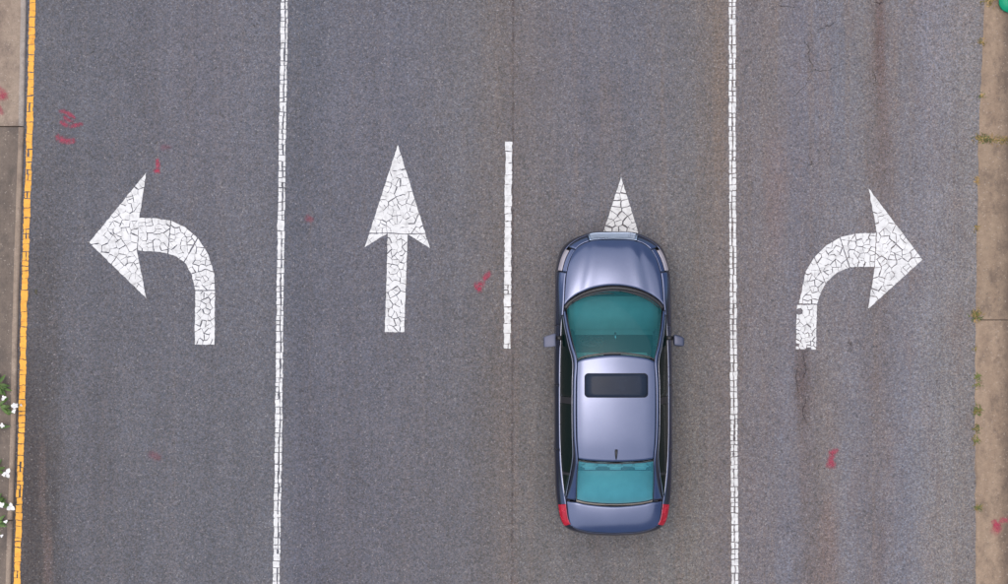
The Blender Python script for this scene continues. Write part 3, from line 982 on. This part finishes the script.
def between(a, b, n, m, bow):
    A = [catmull(a, i / n * (len(a) - 1)) for i in range(n + 1)]
    B = [catmull(b, i / n * (len(b) - 1)) for i in range(n + 1)]
    rows = []
    for j in range(m + 1):
        s = j / m
        rows.append([p.lerp(q, s) + Vector((bow[0], 0, bow[1])) * (4 * s * (1 - s)) for p, q in zip(A, B)])
    return rows
for s in (1, -1):
    mir = (lambda g: g) if s > 0 else (lambda g: [[flip(p) for p in r] for r in g])
    grid_obj('roof_rail', mir(between(inner, outer, 60, 6, (0.012, 0.010))), M['car'], CAR, 0.012)
    out2 = [Vector(p) + Vector((-.004, 0, -.006)) for p in outer]
    bel2 = [Vector(p) + Vector((-.006, 0, -.002)) for p in belt]
    # front and rear door glass, parted by the black B pillar, and the small quarter light
    def glass_span(a, b):
        n = 26
        L = len(out2) - 1
        A = [catmull(out2, (a + (b - a) * i / n) * L) for i in range(n + 1)]
        B = [catmull(bel2, (a + (b - a) * i / n) * L) for i in range(n + 1)]
        return [[p.lerp(q, j / 8) + Vector((0.022, 0, 0)) * (4 * j / 8 * (1 - j / 8)) for p, q in zip(A, B)] for j in range(9)]
    for (a, b) in ((0.02, 0.455), (0.475, 0.80), (0.815, 0.97)):
        grid_obj('side_window', mir(glass_span(a, b)), M['glass_side'], CAR, 0.005)
    for (a, b) in ((0.454, 0.476), (0.799, 0.816)):
        grid_obj('window_pillar', mir([[p + Vector((0.002, 0, 0)) for p in r] for r in glass_span(a, b)]), M['black_trim'], CAR, 0.02)
    # bright strips along the sill and over the windows
    for src, dx, dz, w in ((belt, 0.0, 0.006, 0.010), (outer, 0.010, 0.0, 0.008)):
        n = 70
        C = [catmull(src, (0.02 + 0.96 * i / n) * (len(src) - 1)) for i in range(n + 1)]
        g = [[p + Vector((dx - w * .6, 0, dz - .002)) for p in C], [p + Vector((dx, 0, dz + .004)) for p in C], [p + Vector((dx + w * .6, 0, dz - .004)) for p in C], [p + Vector((dx + w * .7, 0, dz - .016)) for p in C]]
        grid_obj('window_strip', mir(g), M['strip'], CAR, 0.004)

# sunroof: a dark glass plate with rounded corners set into the roof
def roof_terms(x, y): return [1, x * x, x ** 4, y, y * y, y ** 3, y ** 4, x * x * y, x * x * y * y]
_pts = [p for r in roofgrid for p in r]
ROOF_FIT = np.linalg.lstsq(np.array([roof_terms(p.x, p.y) for p in _pts]), np.array([p.z for p in _pts]), rcond=None)[0]
def roof_z(x, y):
    return float(np.dot(roof_terms(x, y), ROOF_FIT))
SR = (0.49, 0.18, -1.47 + 1.48)
def rounded(w, h, r, n=6):
    pts = []
    for (sx, sy, a0) in ((1, 1, 0), (-1, 1, 90), (-1, -1, 180), (1, -1, 270)):
        for k in range(n + 1):
            a = R(a0 + 90 * k / n)
            pts.append((sx * (w - r) + r * math.cos(a), sy * (h - r) + r * math.sin(a)))
    out = []
    for p, q in zip(pts, pts[1:] + pts[:1]):
        m = max(1, int(math.hypot(q[0] - p[0], q[1] - p[1]) / 0.05))
        out += [(p[0] + (q[0] - p[0]) * k / m, p[1] + (q[1] - p[1]) * k / m) for k in range(m)]
    return out
def plate(name, w, h, r, cy, dz, mat, th=0.006, parent=CAR):
    bm = bmesh.new()
    rim = rounded(w, h, r)
    rings = []
    for s in (1.0, 0.75, 0.5, 0.25):
        rings.append([bm.verts.new((x * s, cy + y * s, roof_z(x * s, cy + y * s) + dz)) for x, y in rim])
    n = len(rim)
    for a, b in zip(rings, rings[1:]):
        for i in range(n):
            bm.faces.new((a[i], a[(i + 1) % n], b[(i + 1) % n], b[i]))
    bm.faces.new(rings[-1])
    low = [bm.verts.new(v.co - Vector((0, 0, th))) for v in rings[0]]
    for i in range(n):
        bm.faces.new((low[i], low[(i + 1) % n], rings[0][(i + 1) % n], rings[0][i]))
    return bm_obj(name, bm, mat, parent)
plate('sunroof_frame', SR[0] + .012, SR[1] + .012, 0.065, SR[2], 0.004, M['shell'], 0.01)
plate('sunroof', SR[0], SR[1], 0.06, SR[2], 0.009, M['sunroof'])

# antenna near the back of the roof
bm = bmesh.new()
az = roof_z(0, -1.08)
secs = []
for k in range(7):
    f = k / 6
    w, h = 0.028 * (1 - f) ** 0.6 + 0.003, 0.055 * math.sin(math.pi * (0.12 + 0.8 * f)) ** 0.8
    y = -1.0 - 0.17 * f
    secs.append([bm.verts.new((sx * w, y, az - 0.004 + hz)) for sx, hz in ((1, 0), (.55, h * .8), (0, h), (-.55, h * .8), (-1, 0))])
for a, b in zip(secs, secs[1:]):
    for i in range(4): bm.faces.new((a[i], a[i + 1], b[i + 1], b[i]))
bm.faces.new(secs[0]); bm.faces.new(list(reversed(secs[-1])))
bm_obj('antenna', bm, M['black_trim'], CAR)

# lamps
for s in side_panel('headlight', 2.15, 2.98, 2.98, 3.5, M['clear_lens'], 20, 10, 0.007, True, False, 0.0):
    pass
for s in side_panel('tail_light', 8.12, 9.02, 3.05, 4.0, M['red_lens'], 20, 12, 0.008, True, False, 0.0):
    pass
side_panel('wing_corner', 2.0, 2.99, 3.52, 4.0, M['car'], 14, 6, 0.0, True, False, 0.0)
side_panel('rear_corner', 8.3, 9.19, 2.52, 4.0, M['car'], 14, 10, 0.0, True, False, 0.0)
wrap_panel('nose_panel', 0.0, 2.0, 2.98, 4.0, M['shell'], arches=False, out=-0.012)
# grille: bright frame and bars over the dark opening
for k in range(6):
    v = 3.04 + 0.16 * k
    wrap_panel('grille_bar', 0.0, 1.02, v, v + 0.075, M['grille'], 14, 2, 0.004, False, 0.01)
for tt in (0.98,):
    side_panel('grille_frame', tt, tt + 0.09, 3.0, 4.0, M['grille'], 3, 8, 0.009, True, False, 0.0)
wrap_panel('grille_frame', 0.0, 1.06, 3.90, 4.0, M['grille'], 14, 2, 0.008, False, 0.01)
wrap_panel('grille_frame', 0.0, 1.06, 2.93, 3.02, M['grille'], 14, 2, 0.008, False, 0.01)
side_panel('nose_cheek', 1.07, 1.99, 2.98, 4.0, M['car'], 10, 8, 0.0, True, False, 0.0)

# door mirrors
for s in (1, -1):
    m = empty('door_mirror', (0, 0, 0), 0, CAR)
    bm = bmesh.new()
    bmesh.ops.create_cube(bm, size=1.0)
    for v in bm.verts:
        q = v.co * 2
        far = q.x * .5 + .5
        v.co = Vector((s * (1.035 + q.x * 0.09), 0.715 + q.y * (0.10 - 0.02 * far) - 0.035 * far, 0.985 + q.z * (0.07 - 0.012 * far) - 0.012 * (q.y > 0)))
    bmesh.ops.bevel(bm, geom=list(bm.edges), offset=0.022, segments=1, affect='EDGES')
    mh = bm_obj('mirror_housing', bm, M['mirror_paint'], m)
    md = mh.modifiers.new('round', 'SUBSURF'); md.levels = 2; md.render_levels = 2
    mesh_obj('mirror_glass', [(s * .96, .612, .94), (s * 1.10, .600, .945), (s * 1.10, .600, 1.03), (s * .96, .612, 1.03)], [(0, 1, 2, 3)], M['chrome'], m)
    bm = bmesh.new()
    bmesh.ops.create_cube(bm, size=1.0, matrix=Matrix.Translation((s * .885, .74, .955)) @ Matrix.Diagonal((0.13, 0.07, 0.035, 1)))
    bmesh.ops.bevel(bm, geom=list(bm.edges), offset=0.01, segments=2, affect='EDGES')
    bm_obj('mirror_arm', bm, M['black_trim'], m)

# wipers lying on the cowl
def tube(bm, pts, rad, n=6):
    prev = None
    for k, p in enumerate(pts):
        p = Vector(p)
        d = (Vector(pts[min(k + 1, len(pts) - 1)]) - Vector(pts[max(k - 1, 0)])).normalized()
        a = d.cross(Vector((0, 0, 1)))
        if a.length < 1e-4: a = Vector((1, 0, 0))
        a.normalize(); b = d.cross(a)
        r = rad[k] if isinstance(rad, (list, tuple)) else rad
        ring = [bm.verts.new(p + a * (r * math.cos(2 * math.pi * i / n)) + b * (r * math.sin(2 * math.pi * i / n))) for i in range(n)]
        if prev:
            for i in range(n): bm.faces.new((prev[i], prev[(i + 1) % n], ring[(i + 1) % n], ring[i]))
        else: bm.faces.new(list(reversed(ring)))
        prev = ring
    bm.faces.new(prev)
for (x0, x1) in ((0.06, 0.60), (-0.56, 0.0)):
    bm = bmesh.new()
    pts = []
    for k in range(9):
        x = x0 + (x1 - x0) * k / 8
        u = 0.5 - x / 1.55
        q = ws_base(u)
        pts.append(q + Vector((0, -0.02 - 0.05 * k / 8, 0.03 + 0.012 * k / 8)))
    tube(bm, pts, 0.008)
    bm_obj('wiper', bm, M['black_trim'], CAR)

# wheels
def lathe(bm, prof, n=40):
    """profile (x, r) turned about the x axis"""
    rings = [[bm.verts.new((x, r * math.cos(2 * math.pi * i / n), r * math.sin(2 * math.pi * i / n))) for i in range(n)] for x, r in prof]
    for a, b in zip(rings, rings[1:]):
        for i in range(n): bm.faces.new((a[i], a[(i + 1) % n], b[(i + 1) % n], b[i]))
bm = bmesh.new()
lathe(bm, [(-.105, .235), (-.11, .27), (-.105, .31), (-.085, .327), (-.03, .33), (.03, .33), (.085, .327), (.105, .31), (.11, .27), (.105, .235), (.06, .22), (-.06, .22), (-.105, .235)])
tyre0 = bm_obj('tyre', bm, M['tyre'])
bm = bmesh.new()
lathe(bm, [(.075, .0), (.078, .05), (.07, .06)], 30)
lathe(bm, [(.10, .234), (.085, .215), (-.05, .20), (-.06, .0)], 40)
for k in range(10):
    a = 2 * math.pi * k / 10
    mt = Matrix.Rotation(a, 4, 'X') @ Matrix.Translation((0.068, 0, 0.135)) @ Matrix.Diagonal((0.025, 0.034, 0.18, 1))
    bmesh.ops.create_cube(bm, size=1.0, matrix=mt)
rim0 = bm_obj('rim', bm, M['rim'], None, False)
first = True
for ax in AXLES:
    for s in (1, -1):
        w = empty('wheel', (s * .79, ax, .3305), 0 if s > 0 else math.pi, CAR)
        for src in (tyre0, rim0):
            if first: o = src
            else:
                o = src.copy(); col.objects.link(o)
            o.parent = w
        first = False
        bm = bmesh.new()       # wheel housing
        n = 20
        a = [[bm.verts.new((x, 0.372 * math.cos(math.pi * (i / n * 1.24 - .12)) , 0.372 * math.sin(math.pi * (i / n * 1.24 - .12)))) for i in range(n + 1)] for x in (-.20, .085)]
        for i in range(n): bm.faces.new((a[0][i], a[0][i + 1], a[1][i + 1], a[1][i]))
        bm.faces.new(a[0])
        h = bm_obj('wheel_housing', bm, M['shell'], CAR, False)
        h.location = (s * .79, ax, .33)
        h.rotation_euler = (0, 0, 0 if s > 0 else math.pi)

# dark inner structure under the panels, floor, seats, dashboard
def inner_lid(src_rows, dz):
    return [[p + Vector((0, 0, dz)) for p in r] for r in src_rows]
grid_obj('engine_bay', inner_lid(coons(nose_edge, cowl, hood_side, mirrored(hood_side), 20, 12, (0, 0, 0.02)), -0.03), M['shell'], CAR, 0)
grid_obj('boot_well', inner_lid(coons(boot_front, tail_edge, boot_side, mirrored(boot_side), 20, 8, (0, 0, 0.01)), -0.03), M['shell'], CAR, 0)
ts = [11 * i / 80 for i in range(81)]
for s in (1, -1):
    rows = []
    for j in range(9):
        v = 0.9 + (NR - 0.9) * j / 8
        rows.append([Vector((s * max(0, p.x - 0.03 - .012 * (p.x > .2)), p.y * 0.982, p.z - 0.012)) for p in (body(t, v) for t in ts)])
    grid_obj('inner_shell', rows, M['shell'], CAR, 0, True)
def rbox(name, size, loc, mat, parent=CAR, bev=0.03, rx=0.0):
    bm = bmesh.new()
    bmesh.ops.create_cube(bm, size=1.0, matrix=Matrix.Diagonal((*size, 1)))
    bmesh.ops.bevel(bm, geom=list(bm.edges), offset=bev, segments=3, affect='EDGES')
    o = bm_obj(name, bm, mat, parent)
    o.location = loc; o.rotation_euler = (rx, 0, 0)
    return o
rbox('floor_pan', (1.36, 4.0, .06), (0, 0, .26), M['shell'], bev=.01)
rbox('dashboard', (1.44, .62, .24), (0, 1.10, .83), M['dash'], bev=.09, rx=R(-3))
rbox('parcel_shelf', (1.22, .55, .06), (0, -1.66, .99), M['seat'], bev=.02)
def seat(x, y, w):
    e = empty('seat', (x, y, .30), 0, CAR)
    rbox('cushion', (w, .52, .20), (0, .05, .16), M['seat'], e, .05)
    rbox('backrest', (w, .16, .62), (0, -.25, .52), M['seat'], e, .06, R(14))
    for hx in ((0,) if w < 1 else (-.4, 0, .4)):
        rbox('headrest', (.25, .10, .18), (hx, -.36, .90), M['seat'], e, .04, R(10))
seat(.36, .18, .52); seat(-.36, .18, .52); seat(0, -.92, 1.28)
bm = bmesh.new()
pts = [(.185 * math.cos(2 * math.pi * k / 28), .185 * math.sin(2 * math.pi * k / 28), 0) for k in range(29)]
tube(bm, pts, .016)
for a in (90, 210, 330):
    tube(bm, [(0, 0, -.01), (.18 * math.cos(R(a)), .18 * math.sin(R(a)), 0)], .018)
sw = bm_obj('steering_wheel', bm, M['black_trim'], CAR)
sw.location = (-.36, .70, .96); sw.rotation_euler = (R(-64), 0, 0)
rbox('rear_view_mirror', (.035, .13, .03), (.0, .78, 1.235), M['chrome'], bev=.008, rx=R(-25))

# ------------------------------------------------------------------ plants and small things
def leaf_material(name, a, b):
    t = NT(name)
    n = t.noise(t.coord(), 14.0, 4)
    oi = t.new('ShaderNodeObjectInfo')
    c = t.mix(t.range(n, .35, .65, 0, 1), a, b)
    c = t.scale_col(c, t.range(oi.outputs['Random'], 0, 1, .8, 1.2))
    t.base(c); t.rough(.6)
    return t.m
M['leaf'] = leaf_material('green_leaf', tone(96, 128, 46), tone(62, 92, 34))
M['petal'] = leaf_material('white_petal', tone(244, 242, 240), tone(222, 222, 216))
M['tuft_green'] = leaf_material('weed_green', tone(104, 116, 44), tone(74, 86, 34))
M['tuft_olive'] = leaf_material('weed_olive', tone(136, 120, 52), tone(96, 86, 40))
M['tuft_dry'] = leaf_material('weed_dry', tone(176, 146, 92), tone(138, 112, 66))
M['stem'] = simple('stem', tone(88, 100, 50), .7)

def leaf_mesh(name, mat, L, W, droop, cup=0.15, n=7):
    """a pointed, folded, drooping blade that starts at the origin and grows along +y"""
    v, f = [], []
    for k in range(n + 1):
        s = k / n
        w = W * math.sin(math.pi * min(1, (s * .93 + .05))) ** 0.8
        y = L * s
        z = 0.35 * L * s - droop * L * s * s
        v += [(-w / 2, y, z + cup * w), (0, y, z), (w / 2, y, z + cup * w)]
    for k in range(n):
        a = 3 * k
        f += [(a, a + 1, a + 4, a + 3), (a + 1, a + 2, a + 5, a + 4)]
    me = bpy.data.meshes.new(name)
    me.from_pydata(v, [], f); me.update()
    me.materials.append(mat)
    me.polygons.foreach_set('use_smooth', [True] * len(f))
    return me
LEAVES = [leaf_mesh('leaf', M['leaf'], .17, .055, .55), leaf_mesh('leaf', M['leaf'], .13, .05, .75), leaf_mesh('leaf', M['leaf'], .2, .05, .5)]
PETALS = [leaf_mesh('petal', M['petal'], .075, .062, .2, .25), leaf_mesh('petal', M['petal'], .06, .05, .35, .2)]

def link_mesh(name, me, loc, rot, parent, s=1.0):
    o = bpy.data.objects.new(name, me)
    col.objects.link(o)
    o.parent = parent; o.location = loc; o.rotation_euler = rot; o.scale = (s, s, s)
    return o

def flower_plant(pos, label, nleaf, leafspan, flowers, seed):
    """POS, FLOWERS in photo points; plant roots on the bed, leaves and heads lean over the slab"""
    rng = random.Random(seed)
    bx, by = px(*pos, .13)
    e = empty('flowering_plant', (bx, by, .058))
    tag(e, label, 'plant', 'white flowering plants on the median')
    bm = bmesh.new()
    heads = []
    for (fx, fy, n, sz) in flowers:
        X, Y = px(fx, fy, .32)
        h = rng.uniform(.14, .24)
        hp = Vector((X - bx, Y - by, h))
        heads.append((hp, n, sz))
        tube(bm, [(0, 0, -.01), hp * .45 + Vector((0, 0, .06)), hp], [.006, .005, .004], 5)
    tube(bm, [(0, 0, -.01), (0.01, .01, .1)], [.012, .008], 5)
    bm_obj('stem', bm, M['stem'], e)
    for k in range(nleaf):
        a = rng.uniform(*leafspan)
        r = rng.uniform(0, .05)
        link_mesh('leaf', rng.choice(LEAVES), (r * math.sin(a), r * math.cos(a), rng.uniform(.0, .12)), (rng.uniform(-.2, .5), rng.uniform(-.4, .4), -a), e, rng.uniform(.7, 1.15))
    for hp, n, sz in heads:
        f = empty('flower', hp, rng.uniform(0, 6), e)
        for k in range(n):
            a = 2 * math.pi * k / n + rng.uniform(-.3, .3)
            link_mesh('petal', rng.choice(PETALS), (0, 0, 0), (rng.uniform(-.1, .35), 0, a), f, sz * rng.uniform(.85, 1.15))
    return e

flower_plant((-2, 385), 'leafy green plant hanging over the median slab, no flowers in view', 13, (-.6, 3.6), [], 1)
flower_plant((0, 406), 'green plant with a loose white flower touching the yellow line', 14, (.4, 2.7), [(15, 406, 5, .85), (13.5, 411, 4, .6), (2, 398, 3, .7), (19, 405.5, 3, .4)], 2)
flower_plant((-4, 427), 'single small white flower head at the left edge below the large plant', 3, (.2, 2.6), [(0.5, 426, 4, .7)], 3)
flower_plant((-6, 470), 'white three-lobed flower lying over the dark median slab', 6, (-.4, 2.0), [(5.5, 474, 3, 1.15), (1.5, 475, 3, .7)], 4)
flower_plant((-3, 503), 'two white flower heads beside green leaves near the bottom left', 9, (-.4, 2.4), [(10.5, 507, 3, 1.05), (.5, 506, 4, .85)], 5)
flower_plant((-4, 524), 'thin pale flower sprig at the left edge, lowest of the plants', 5, (.6, 2.2), [(5, 522, 3, .55), (1, 536, 3, .5)], 6)

def tuft(pos, label, mats, n, spread, length, seed, ground=0.0, sx=1.0, sy=1.0):
    """weed growing out of a joint: many curved blades in one clump"""
    rng = random.Random(seed)
    x, y = px(*pos)
    e = empty('weed_tuft', (x, y, ground))
    tag(e, label, 'weed', 'weeds in the joints of the gutter')
    for mi, m in enumerate(mats):
        v, f = [], []
        for k in range(n // len(mats)):
            bx, by = rng.gauss(0, spread * sx), rng.gauss(0, spread * sy)
            a = rng.uniform(0, 2 * math.pi)
            L = length * rng.uniform(.5, 1.2)
            w = rng.uniform(.006, .014)
            up = rng.uniform(.3, 1.0)
            b0 = len(v)
            for q in range(4):
                s = q / 3
                r = L * s * (.55 + .45 * s)
                z = L * up * (s - .55 * s * s) + .001
                ww = w * (1 - s * .85)
                cx, cy = bx + math.cos(a) * r, by + math.sin(a) * r
                v += [(cx - math.sin(a) * ww, cy + math.cos(a) * ww, z), (cx + math.sin(a) * ww, cy - math.cos(a) * ww, z + .002)]
            for q in range(3):
                f.append((b0 + 2 * q, b0 + 2 * q + 1, b0 + 2 * q + 3, b0 + 2 * q + 2))
        tag(mesh_obj('blades', v, f, M[m], e, True), kind='stuff')
    return e

tuft((989, 1), 'olive weed at the top right where the gutter begins', ('tuft_olive', 'tuft_dry'), 50, .05, .07, 1)
tuft((982, 42), 'tiny olive weed below the green object, on the gutter edge', ('tuft_olive', 'tuft_dry'), 26, .025, .05, 2)
tuft((982, 95), 'tiny green weed on the gutter edge above the overgrown joint', ('tuft_green', 'tuft_dry'), 24, .022, .045, 3)
tuft((983, 139), 'dark green weed clump at the road end of the overgrown joint', ('tuft_green', 'tuft_olive', 'tuft_dry'), 110, .06, .07, 4, 0, 1.3, .5)
tuft((1001, 140.5), 'dry yellowish grass running along the overgrown gutter joint', ('tuft_dry', 'tuft_olive'), 90, .09, .06, 5, -.012, 1.5, .35)
tuft((977, 180), 'thin straw coloured weed on the gutter edge under the overgrown joint', ('tuft_dry',), 18, .02, .07, 6, 0, .4, 1.6)
tuft((976.5, 228), 'faint olive weed on the gutter edge right of the arrow tip', ('tuft_olive', 'tuft_dry'), 26, .025, .05, 7)
tuft((976, 315), 'round olive weed at the lower bare gutter joint', ('tuft_olive', 'tuft_green', 'tuft_dry'), 80, .04, .07, 8)
tuft((976, 349), 'very small greenish weed just under the bare joint', ('tuft_olive',), 14, .02, .04, 9)
tuft((978, 376), 'small dark green weed, upper of a close pair', ('tuft_green',), 34, .03, .05, 10)
tuft((976.5, 385), 'small dark green weed, lower of a close pair', ('tuft_green', 'tuft_olive'), 28, .03, .045, 11)
tuft((977.5, 411), 'bright green weed at the head of a vertical row', ('tuft_green', 'tuft_olive'), 64, .038, .06, 12, 0, 1, 1.2)
tuft((976.5, 429), 'green weed in the middle of a vertical row', ('tuft_green', 'tuft_olive'), 40, .026, .05, 13, 0, .8, 1.5)
tuft((976, 440), 'green weed at the foot of a vertical row', ('tuft_green', 'tuft_olive'), 40, .028, .05, 14, 0, .9, 1.2)
tuft((978, 507), 'two-bladed green weed above the red gutter blob', ('tuft_green', 'tuft_olive'), 26, .025, .07, 15)

# rounded green plastic cover at the top right
gx, gy = px(1011, 1.0, .12)
bm = bmesh.new()
n = 36
prof = [(0.168, -.006), (.172, .02), (.176, .05), (.183, .056), (.183, .078), (.172, .088), (.15, .115), (.115, .135), (.07, .147), (.03, .15), (0.004, .151)]
rings = [[bm.verts.new((r * math.cos(2 * math.pi * i / n), r * math.sin(2 * math.pi * i / n), z)) for i in range(n)] for r, z in prof]
for a, b in zip(rings, rings[1:]):
    for i in range(n): bm.faces.new((a[i], a[(i + 1) % n], b[(i + 1) % n], b[i]))
bm.faces.new(rings[-1])
M['green'] = simple('teal_green_plastic', tone(2, 150, 108), .5, 0, 0, .06)
M['green'].node_tree.nodes['Principled BSDF'].inputs['Specular IOR Level'].default_value = 0.25
go = bm_obj('green_cover', bm, M['green'])
go.location = (gx, gy, -0.004)
tag(go, 'smooth rounded teal green plastic object cut off by the top right corner', 'plastic cover')

# loose grit and crumbs lying on the road
rng = random.Random(77)
v, f = [], []
def crumb(x, y, r, z=0.0):
    b = len(v)
    k = rng.uniform(.5, 1)
    a = rng.uniform(0, 6.28)
    for i in range(4):
        q = a + i * 1.57 + rng.uniform(-.3, .3)
        v.append((x + r * math.cos(q), y + r * math.sin(q) * k, z - .002))
    v.append((x + rng.uniform(-.3, .3) * r, y + rng.uniform(-.3, .3) * r, z + r * .8))
    for i in range(4): f.append((b + i, b + (i + 1) % 4, b + 4))
for _ in range(520):
    yy = rng.uniform(-20, 610)
    if rng.random() < .45:
        xx = interp(GUT_R, yy) - abs(rng.gauss(0, 22)) + 6
    elif rng.random() < .4:
        xx = interp(KERB_L, yy) + 18 + abs(rng.gauss(0, 12))
    else:
        xx = rng.uniform(60, 960)
    X, Y = px(xx, yy)
    crumb(X, Y, rng.uniform(.005, .011))
for (cx, cy, rx, ry, n) in ((802, 392, 9, 45, 90), (828, 545, 12, 55, 110), (935, 545, 28, 50, 150), (880, 545, 5, 45, 40), (46, 520, 6, 70, 80), (888, 452, 9, 7, 14)):
    for _ in range(n):
        X, Y = px(rng.gauss(cx, rx * .6), rng.gauss(cy, ry * .6))
        crumb(X, Y, rng.uniform(.007, .015))
tag(mesh_obj('road_grit', v, f, M['grit']), 'loose pale grit scattered over the asphalt', 'grit', kind='stuff')

M['dead_leaf'] = leaf_material('dead_leaf', tone(78, 74, 40), tone(54, 50, 34))
M['dark_bit'] = leaf_material('dark_litter', tone(50, 46, 48), tone(36, 34, 36))
bits = [((36, 289), 'dead_leaf', .8, 'small brownish green leaf on asphalt beside the yellow line'),
        ((92, 53), 'dark_bit', .4, 'tiny dark leaf scrap above the red chevrons'),
        ((155, 78), 'dark_bit', .35, 'tiny dark leaf scrap right of the red chevrons, higher one'),
        ((215, 69), 'dark_bit', .35, 'tiny dark leaf scrap left of the first white line'),
        ((157, 142), 'dark_bit', .35, 'tiny dark scrap just above the small red dashes'),
        ((255, 27), 'dark_bit', .4, 'tiny dark scrap at the top beside the first white line'),
        ((455, 219), 'dark_bit', .4, 'tiny dark scrap between straight arrow and white dash'),
        ((100, 340), 'dark_bit', .35, 'tiny dark scrap below the left-turn arrow point')]
DL = {k: leaf_mesh('leaf_scrap', M[k], .12, .06, .3, .2) for k in ('dead_leaf', 'dark_bit')}
for (p, k, s, lab) in bits:
    X, Y = px(*p)
    o = link_mesh('leaf_scrap', DL[k], (X, Y, .004), (0, 0, rng.uniform(0, 6.28)), None, s)
    tag(o, lab, 'leaf', 'leaf scraps on the road')

scene.cycles.use_denoising = True
scene.cycles.max_bounces = 8
scene.cycles.transparent_max_bounces = 12
